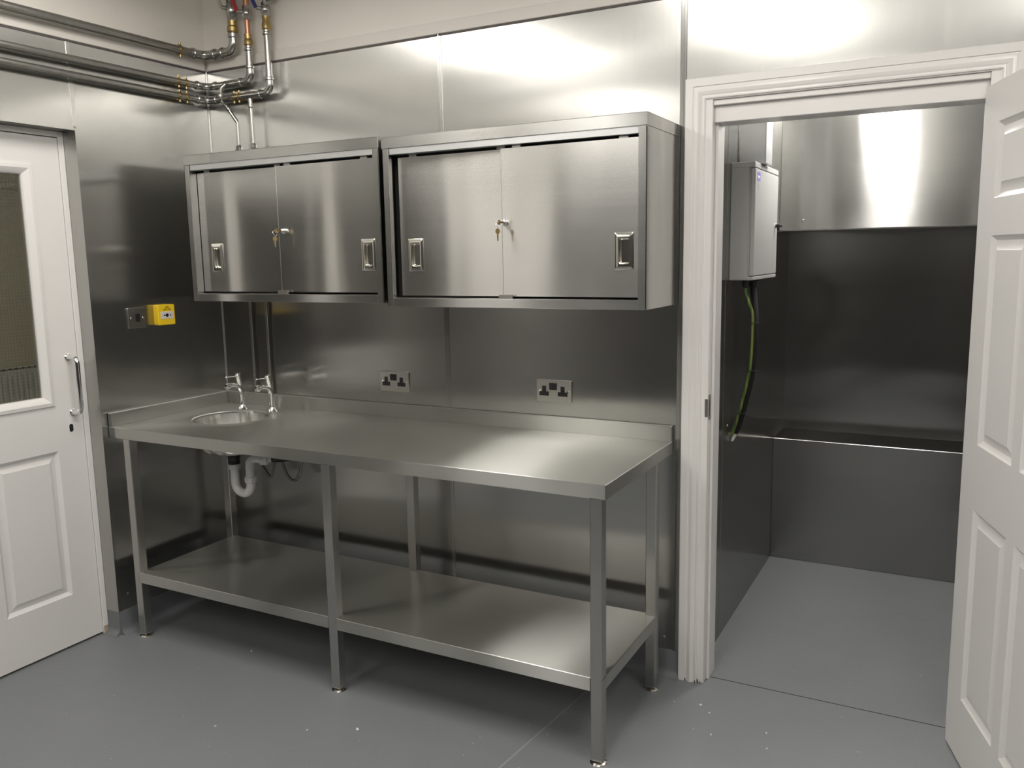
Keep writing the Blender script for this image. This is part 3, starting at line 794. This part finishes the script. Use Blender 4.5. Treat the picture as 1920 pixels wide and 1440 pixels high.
cabinet(1.2145, 2.2165, 1.392, 1.997, -.347, 'steel wall cabinet over the sockets, the one beside the doorway', 1.703, (1.325, 2.135), 1.690, 'keys hanging in the lock of the cabinet beside the doorway', .25, 1.578, .044)

# ------------------------------------------------------------------ sockets and switches
def fy(x, z, y0=0):
    return lambda a, c, t: (x + a, y0 - t, z + c)
def plate(mb, w, h, t, f, r=.003):
    o0 = rrect(w, h, r); o1 = rrect(w - .002, h - .002, r)
    mb.loops([[f(a, c, 0) for a, c in o0], [f(a, c, t - .001) for a, c in o0], [f(a, c, t) for a, c in o1]])
    return mb
def socket(xc, zc, label):
    t = thing('double_socket', (xc, 0, zc), label, 'socket', 'double wall sockets above the worktop')
    f = fy(xc, zc)
    plate(MB(), .146, .086, .007, f).build('plate', M['satin'], t)
    for dx in (-.041, .037):
        P = [(-.0085, .0195), (.0085, .0195), (.0085, -.002), (.020, -.002), (.020, -.0185), (-.020, -.0185), (-.020, -.002), (-.0085, -.002)]
        s_ = MB().prism(P, .0062, .0076, lambda a, c, q: f(dx + a, c, q)).build('outlet', M['black'], t)
        b = MB()
        for (a0, c0, w, h) in ((-.0022, .008, .0044, .009), (-.0135, -.013, .0065, .0042), (.007, -.013, .0065, .0042)):
            b.box(f(dx + a0, c0, .0075), f(dx + a0 + w, c0 + h, .0079))
        b.build('pin_slot', M['dark'], s_)
    b = MB(); o0 = rrect(.031, .027, .002); o1 = rrect(.029, .025, .002)
    b.loops([[f(-.003 + a, .0185 + c, .006) for a, c in o0], [f(-.003 + a, .0185 + c, .0095 + c*.08) for a, c in o0], [f(-.003 + a, .0185 + c, .0105 + c*.08) for a, c in o1]])
    b.box(f(-.0034, .007, .009), f(-.0026, .030, .0112))
    b.build('rocker_switch', M['black'], t)
    for dx in (-.0605, .0605):
        MB().lathe([(.0042, .006), (.0042, .0082), (.003, .009)], (xc + dx, 0, zc), (0,-1,0), 16).build('screw', M['chrome'], t)
    return t
socket(.985, 1.051, 'double socket on the steel wall, the one nearer the sink')
socket(1.731, 1.054, 'double socket on the steel wall, the one nearer the doorway')

sw = thing('light_switch', (0, -.478, 1.337), 'square steel switch plate with one black rocker on the left wall', 'switch')
fx = lambda yc, zc, x0=0: (lambda a, c, t: (x0 + t, yc + a, zc + c))
f = fx(-.478, 1.337)
plate(MB(), .086, .086, .007, f).build('plate', M['satin'], sw)
b = MB(); o0 = rrect(.021, .034, .002); o1 = rrect(.019, .032, .002)
b.loops([[f(a + .002, c, .005) for a, c in o0], [f(a + .002, c, .0095 + c*.09) for a, c in o0], [f(a + .002, c, .0105 + c*.09) for a, c in o1]])
b.build('rocker_switch', M['black'], sw)
for dy in (-.030, .030):
    MB().lathe([(.0042, .006), (.0042, .0082), (.003, .009)], (0, -.478 + dy, 1.337), (1,0,0), 16).build('screw', M['chrome'], sw)

gs = thing('gas_shut_off_button', (0, -.3475, 1.342), 'yellow gas shut off call point on the left wall', 'call point')
f = fx(-.3475, 1.342)
b = MB(); o0 = rrect(.082, .086, .004); o1 = rrect(.088, .088, .006); o2 = rrect(.084, .084, .005)
b.loops([[f(a, c, 0) for a, c in o0], [f(a, c, .008) for a, c in o1], [f(a, c, .032) for a, c in o1], [f(a, c, .034) for a, c in o2]])
bd = b.build('body', M['yellow'], gs)
plate(MB(), .066, .032, .0014, lambda a, c, t: f(a + .001, c - .002, .0338 + t), .002).build('window', M['offwhite'], gs)
b = MB()
fw_ = lambda a, c, t: f(a + .001, c - .002, .0352 + t)
b.prism([(.0075*math.cos(q), .0075*math.sin(q)) for q in [k/20*2*pi for k in range(20)]], 0, .0006, fw_)
b.prism([(-.020, 0), (-.013, .005), (-.013, .0018), (-.006, .0018), (-.006, -.0018), (-.013, -.0018), (-.013, -.005)], 0, .0006, fw_)
b.prism([(.0225, 0), (.0145, .005), (.0145, -.005)], 0, .0006, fw_)
b.build('push_symbol', M['black'], gs)
ft = lambda a, c, t: (.0343 + t, -.3475 + a, 1.342 + c)
text_mesh('lettering', 'GAS', .0095, M['black'], gs, lambda a, c, t: ft(a + .003, c + .0325, t))
text_mesh('lettering', 'SHUT OFF', .0085, M['black'], gs, lambda a, c, t: ft(a + .003, c + .0225, t))

# ------------------------------------------------------------------ pipework
def collar(mb, p, d, r):
    d = Vector(d).normalized(); p = Vector(p)
    mb.tube([p - d*.010, p - d*.007, p - d*.004, p + d*.004, p + d*.007, p + d*.010], [r*1.08, r*1.12, r*1.36, r*1.36, r*1.12, r*1.08], 18)
def elbow(parent, a, b_, c, r, rad, ln=.03):
    """press elbow around corner b_ between directions to a and c"""
    a, b_, c = Vector(a), Vector(b_), Vector(c)
    d0, d1 = (a - b_).normalized(), (c - b_).normalized()
    m = MB().tube(fillet([b_ + d0*(rad + ln), b_, b_ + d1*(rad + ln)], rad, 9), r*1.12, 18)
    collar(m, b_ + d0*(rad + ln*.55), d0, r); collar(m, b_ + d1*(rad + ln*.55), d1, r)
    return m.build('elbow_fitting', M['pipe'], parent)
def clip(parent, p, axis, r, wall):
    """hinged brass ring with a stem to the wall; wall = unit vector to the wall"""
    p = Vector(p); w = Vector(wall); ax = Vector(axis)
    side = ax.cross(w)
    m = MB().lathe([(r*1.05, -.005), (r*1.22, -.005), (r*1.22, .005), (r*1.05, .005)], p, ax, 20, False, False)
    m.tube([p + w*r*1.2, p + w*.043], .005, 16)
    for s_ in (-1, 1):
        m.tube([p + side*s_*(r*1.2) - w*.006, p + side*s_*(r*1.2 + .009) - w*.006], .0048, 16)
    return m.build('pipe_clip', M['brass'], parent)
def valve(parent, x, y, z0, z1, r, lever, lever_pts):
    m = MB()
    h = z1 - z0
    m.lathe([(r*1.25, 0), (r*1.25, h*.22)], (x, y, z0), (0,0,1), 6)
    m.lathe([(r*1.1, h*.2), (r*1.45, h*.35), (r*1.5, h*.5), (r*1.45, h*.65), (r*1.1, h*.8)], (x, y, z0), (0,0,1), 20)
    m.lathe([(r*1.25, h*.78), (r*1.25, h)], (x, y, z0), (0,0,1), 6)
    zc = z0 + h*.55
    m.tube([(x, y, zc), (x - .02, y - r*1.5 - .012, zc)], .0085, 14)
    v = m.build('valve_body', M['pipe'], parent)
    m = MB()
    P = [Vector((x, y, 0)) + Vector((-.02, -r*1.5 - .012, zc)) + Vector(q) for q in lever_pts]
    w = .009
    for p0, p1 in zip(P, P[1:]):
        m.loops([[p0 + Vector((-w, 0, 0)), p0 + Vector((w, 0, 0)), p0 + Vector((w, -.004, 0)), p0 + Vector((-w, -.004, 0))],
                 [p1 + Vector((-w, 0, 0)), p1 + Vector((w, 0, 0)), p1 + Vector((w, -.004, 0)), p1 + Vector((-w, -.004, 0))]])
    m.build('valve_lever', M[lever], v)
YL, XL = -.045, .045
def run(label, z, r, xv, mat, brass, vz, lever, lev_pts, copper=None, clip_y=(), clip_x=(), rad=.04):
    t = thing('pipe_run', (XL, -.045, z), label, 'pipe', 'pipes around the corner below the ceiling')
    a = (XL, YB + .02, z); c0 = (XL, YL, z); c1 = (xv, YL, z); top = (xv, YL, ZC)
    e1, e2 = rad + .02, rad + .02
    MB().tube([a, (XL, YL - e1, z)], r, 20).build('pipe', mat, t)
    MB().tube([(XL + e1, YL, z), (xv - e2, YL, z)], r, 20).build('pipe', M['pipe'], t)
    elbow(t, a, c0, c1, r, rad); elbow(t, c0, c1, top, r, rad)
    MB().tube([(xv, YL, z + e2), (xv, YL, brass[0] + .004)], r, 20).build('pipe', M['pipe'], t)
    b0, b1 = brass
    MB().lathe([(r*1.1, -.022), (r*1.38, -.018), (r*1.38, -.012), (r*1.12, -.008), (r*1.12, .002)], (xv, YL, b0), (0,0,1), 20).build('press_fitting', M['pipe'], t)
    m = MB()
    m.lathe([(r*1.15, 0), (r*1.4, .006), (r*1.4, (b1-b0)*.45), (r*1.15, (b1-b0)*.6), (r*1.2, (b1-b0))], (xv, YL, b0), (0,0,1), 18)
    m.build('brass_coupling', M['brass'], t)
    if copper:
        MB().tube([(xv, YL, copper[0]), (xv, YL, copper[1])], r*.82, 18).build('copper_pipe', M['copper'], t)
    valve(t, xv, YL, vz[0], vz[1], r, lever, lev_pts)
    MB().tube([(xv, YL, vz[1] - .002), (xv, YL, ZC)], r*.95, 18).build('supply_pipe', M['copper'] if copper else M['pipe'], t)
    for y in clip_y: clip(t, (XL, y, z), (0,1,0), r, (-1,0,0))
    for x in clip_x: clip(t, (x, YL, z), (1,0,0), r, (0,1,0))
    return t
UPL = [(0,0,0), (-.012, -.004, .03), (-.035, -.008, .085), (-.045, -.008, .14)]
run('thick grey pipe along the cream wall, topmost of the three', 2.474, .0175, .226, M['pipe_dark'], (2.548, 2.598), (2.598, 2.69), 'leg', UPL, None, (-.185,), (), .050)
p2 = run('middle grey pipe on the steel wall, leading up to the red valve lever', 2.340, .0140, .312, M['pipe_dark'], (2.484, 2.532), (2.590, 2.648), 'red', UPL, (2.530, 2.592), (-.205,), ())
p3 = run('lowest grey pipe on the steel wall, leading up to the blue valve lever', 2.280, .0140, .420, M['pipe_dark'], (2.535, 2.590), (2.590, 2.645), 'blue', UPL, None, (-.205,), (.245,))
# second clip halves
clip(p2, (XL, -.165, 2.340), (0,1,0), .014, (-1,0,0)); clip(p3, (XL, -.165, 2.280), (0,1,0), .014, (-1,0,0)); clip(p3, (.215, YL, 2.280), (1,0,0), .014, (0,1,0))
# branch of the middle pipe: tee, over the lower pipe, s-bend down to the cabinet
rb = .0078
MB().tube([(.158, YL, 2.34), (.222, YL, 2.34)], .0158, 18).tube([(.19, YL, 2.34), (.19, -.078, 2.334)], .010, 14).build('tee_fitting', M['pipe'], p2)
pts = fillet([(.19, -.070, 2.337), (.176, -.085, 2.318), (.168, -.085, 2.265), (.172, -.060, 2.245), (.213, -.04, 2.175), (.213, -.04, 2.003)], [.012, .02, .02, .02, .05], 6)
MB().tube(pts, rb, 16).build('branch_pipe', M['pipe'], p2)
m = MB(); collar(m, (.168, -.085, 2.286), (0,0,1), rb); m.build('press_fitting', M['pipe'], p2)
m = MB(); collar(m, (.181, -.055, 2.232), (.5,.2,-.8), rb); m.build('press_fitting', M['pipe'], p2)
m = MB().lathe([(.011, 0), (.014, .004), (.014, .018), (.009, .024)], (.213, -.04, 2.053), (0,0,1), 8); m.build('compression_nut', M['chrome'], p2)
MB().tube([(.195, -.0145, 1.404), (.195, -.0145, .957)], rb, 16).build('drop_pipe', M['pipe'], p2)
# branch of the lowest pipe
MB().tube([(.27, YL, 2.28), (.335, YL, 2.28)], .0158, 18).tube([(.302, YL, 2.28), (.302, YL, 2.232)], .0095, 14).build('tee_fitting', M['pipe'], p3)
MB().tube([(.302, YL, 2.25), (.306, YL, 2.003)], rb, 16).build('branch_pipe', M['pipe'], p3)
m = MB(); collar(m, (.302, YL, 2.236), (0,0,1), rb); m.build('press_fitting', M['pipe'], p3)
m = MB().lathe([(.011, 0), (.014, .004), (.014, .018), (.009, .024)], (.306, -.045, 2.053), (0,0,1), 8); m.build('compression_nut', M['chrome'], p3)
MB().tube([(.292, -.0145, 1.404), (.292, -.0145, .957)], rb, 16).build('drop_pipe', M['pipe'], p3)
# black insulated elbow beside the blue valve
MB().tube(fillet([(.432, YL, 2.668), (.452, YL, 2.662), (.456, YL, 2.72)], .01), .013, 14).build('valve_cap', M['black_soft'], p3)

# ------------------------------------------------------------------ electrical box in the store room
eb = thing('electrical_enclosure', (SX0, .67, 1.459), 'light grey steel electrical box on the left wall behind the doorway', 'electrical box')
BX, BY0, BY1, BZ0, BZ1 = 2.372, .446, .900, 1.459, 1.908
b = MB()
b.box((SX0, BY0, BZ0), (BX - .022, BY1, BZ1), .003)
b.box((BX - .024, BY0 + .008, BZ0 + .006), (BX - .016, BY1 - .004, BZ1 - .02))
b.box((SX0 + .004, BY0 - .001, BZ1 - .022), (BX, BY1, BZ1 + .001), .003)
b.box((BX - .024, BY0, BZ0), (BX, BY1, BZ0 + .014), .002)
b.build('casing', M['box_paint'], eb)
dr = MB().box((BX - .016, BY0 + .003, BZ0 + .016), (BX + .001, BY1 - .003, BZ1 - .024), .003).build('door', M['box_paint'], eb)
b = MB().lathe([(.010, 0), (.010, .004), (.008, .006)], (BX + .001, .846, 1.676), (1,0,0), 20); b.build('lock_ring', M['chrome'], dr)
b = MB().lathe([(.0075, .005), (.0075, .012)], (BX, .846, 1.676), (1,0,0), 16).box((BX + .010, .842, 1.655), (BX + .020, .850, 1.684), .002).box((BX + .012, .843, 1.670), (BX + .032, .849, 1.678), .0015)
b.build('lock_handle', M['black'], dr)
st_ = MB().box((BX + .0012, .478, 1.838), (BX + .0016, .532, 1.872)).build('sticker', M['purple'], dr)
MB().box((BX + .0017, .487, 1.850), (BX + .0019, .523, 1.859)).build('sticker_lettering', M['sticker_white'], st_)
MB().box((BX + .0012, .486, 1.804), (BX + .0016, .512, 1.830)).build('sticker', M['sticker_grey'], dr)
for (x, y) in ((2.352, .50), (2.368 - .012, .60)):
    b = MB().lathe([(.016, 0), (.016, -.010), (.013, -.012), (.013, -.026), (.010, -.030)], (x - .016, y, BZ0), (0,0,1), 10)
    b.build('cable_gland', M['black'], eb)
tk = thing('cable_trunking', (SX0, .61, BZ1), 'galvanised steel trunking rising from the grey electrical box', 'trunking')
b = MB().box((SX0 + .001, .560, BZ1 + .001), (2.385, .665, SZ), .002); b.build('duct', M['galv'], tk)
MB().box((2.383, .556, BZ1 + .001), (2.388, .672, SZ), .001).build('cover', M['galv'], tk)
MB().box((SX0 + .001, .556, BZ1 + .001), (SX0 + .006, .560, SZ)).build('edge_strip', M['leg'], tk)

ec = thing('hanging_cable', (2.336, .50, 1.43), 'green and yellow cable strapped to a black cable, hanging below the electrical box', 'cable')
gp_ = smooth_path([(2.336,.50,1.432), (2.336,.50,1.405), (2.350,.50,1.365), (2.363,.50,1.325), (2.365,.50,1.27), (2.364,.50,1.20), (2.357,.50,1.10), (2.342,.50,1.02), (2.326,.50,.95), (2.306,.505,.88), (2.290,.51,.825)])
MB().tube(gp_, .0062, 14).build('earth_cable', M['earth'], ec)
bc = ec
bp_ = smooth_path([(2.342,.60,1.4285), (2.352,.58,1.38), (2.366,.545,1.31), (2.370,.522,1.24), (2.369,.522,1.18), (2.362,.522,1.09), (2.348,.522,1.01), (2.332,.522,.94), (2.314,.527,.875), (2.298,.53,.835)])
MB().tube(bp_, .0125, 16).build('power_cable', M['black_soft'], bc)
for i in (22, 36, 50):
    i = min(i, len(gp_) - 2); p = Vector(gp_[i]); d = (Vector(gp_[i+1]) - p).normalized()
    u = d.cross(Vector((0,1,0))).normalized(); w = Vector((0,1,0))
    c = p + Vector((.003, .012, 0))
    m = MB().tube([c + u*.017*math.cos(q) + w*.025*math.sin(q) for q in [k/20*2*pi for k in range(21)]], .0018, 8, False)
    m.tube([c + u*.016, c + u*.040 + Vector((0,0,.006))], .0014, 6)
    m.build('cable_tie', M['black'], bc)
MB().loops([[(2.296,.524,.842),(2.312,.530,.838),(2.304,.536,.826)],[(2.284,.522,.802),(2.292,.524,.800),(2.288,.528,.80)]]).build('frayed_end', M['pvc'], bc)

# ------------------------------------------------------------------ debris on the floor
random.seed(11)
for (x, y, s_) in ((1.37, -.82, .011), (1.22, -.90, .007), (2.36, -.16, .007), (2.40, -.20, .007), (2.44, -.33, .006), (2.27, -.18, .005), (2.62, -.33, .006), (2.60, -.24, .008), (.62, -.55, .006), (.92, -1.02, .006)):
    b = MB(); a0 = random.uniform(0, 6)
    P = [(x + s_*random.uniform(.5, 1)*math.cos(a0 + k*pi/3)*(.5 if k % 3 else 1), y + s_*random.uniform(.5, 1)*math.sin(a0 + k*pi/3)) for k in range(6)]
    b.loops([[(a, c, .0002) for a, c in P], [(x + (a-x)*.8, y + (c-y)*.8, .0022) for a, c in P]])
    tag(b.build('paint_flake', M['chip'], None, smooth=0), 'tiny white paint flake lying on the grey floor', 'debris', 'paint flakes on the floor')

# ------------------------------------------------------------------ camera, world, view
cx, cy, cz, ya, pt, ro, fpx = 3.0913, -2.9009, 1.5664, .4893, -.1496, -.0174, 1584.97
fw = Vector((-math.sin(ya)*math.cos(pt), math.cos(ya)*math.cos(pt), math.sin(pt)))
r0 = Vector((math.cos(ya), math.sin(ya), 0)); u0 = r0.cross(fw)
R_ = r0*math.cos(ro) + u0*math.sin(ro); U_ = -r0*math.sin(ro) + u0*math.cos(ro)
cam = bpy.data.cameras.new('camera'); co = bpy.data.objects.new('camera', cam); COL.objects.link(co)
co.matrix_world = Matrix(((R_.x, U_.x, -fw.x, cx), (R_.y, U_.y, -fw.y, cy), (R_.z, U_.z, -fw.z, cz), (0,0,0,1)))
cam.sensor_width = 36; cam.lens = fpx * 36 / 1920; cam.clip_start = .02
SC.camera = co
w = bpy.data.worlds.new('world'); SC.world = w; w.use_nodes = True
w.node_tree.nodes['Background'].inputs[0].default_value = (.05, .05, .05, 1); w.node_tree.nodes['Background'].inputs[1].default_value = .2
vs = SC.view_settings
vs.view_transform = 'Standard'; vs.look = 'None'; vs.gamma = 1; vs.use_curve_mapping = False; vs.exposure = .03
try:
    SC.cycles.use_denoising = True
    SC.cycles.max_bounces = 9; SC.cycles.glossy_bounces = 7; SC.cycles.diffuse_bounces = 4
    SC.cycles.sample_clamp_indirect = 6
except Exception: pass
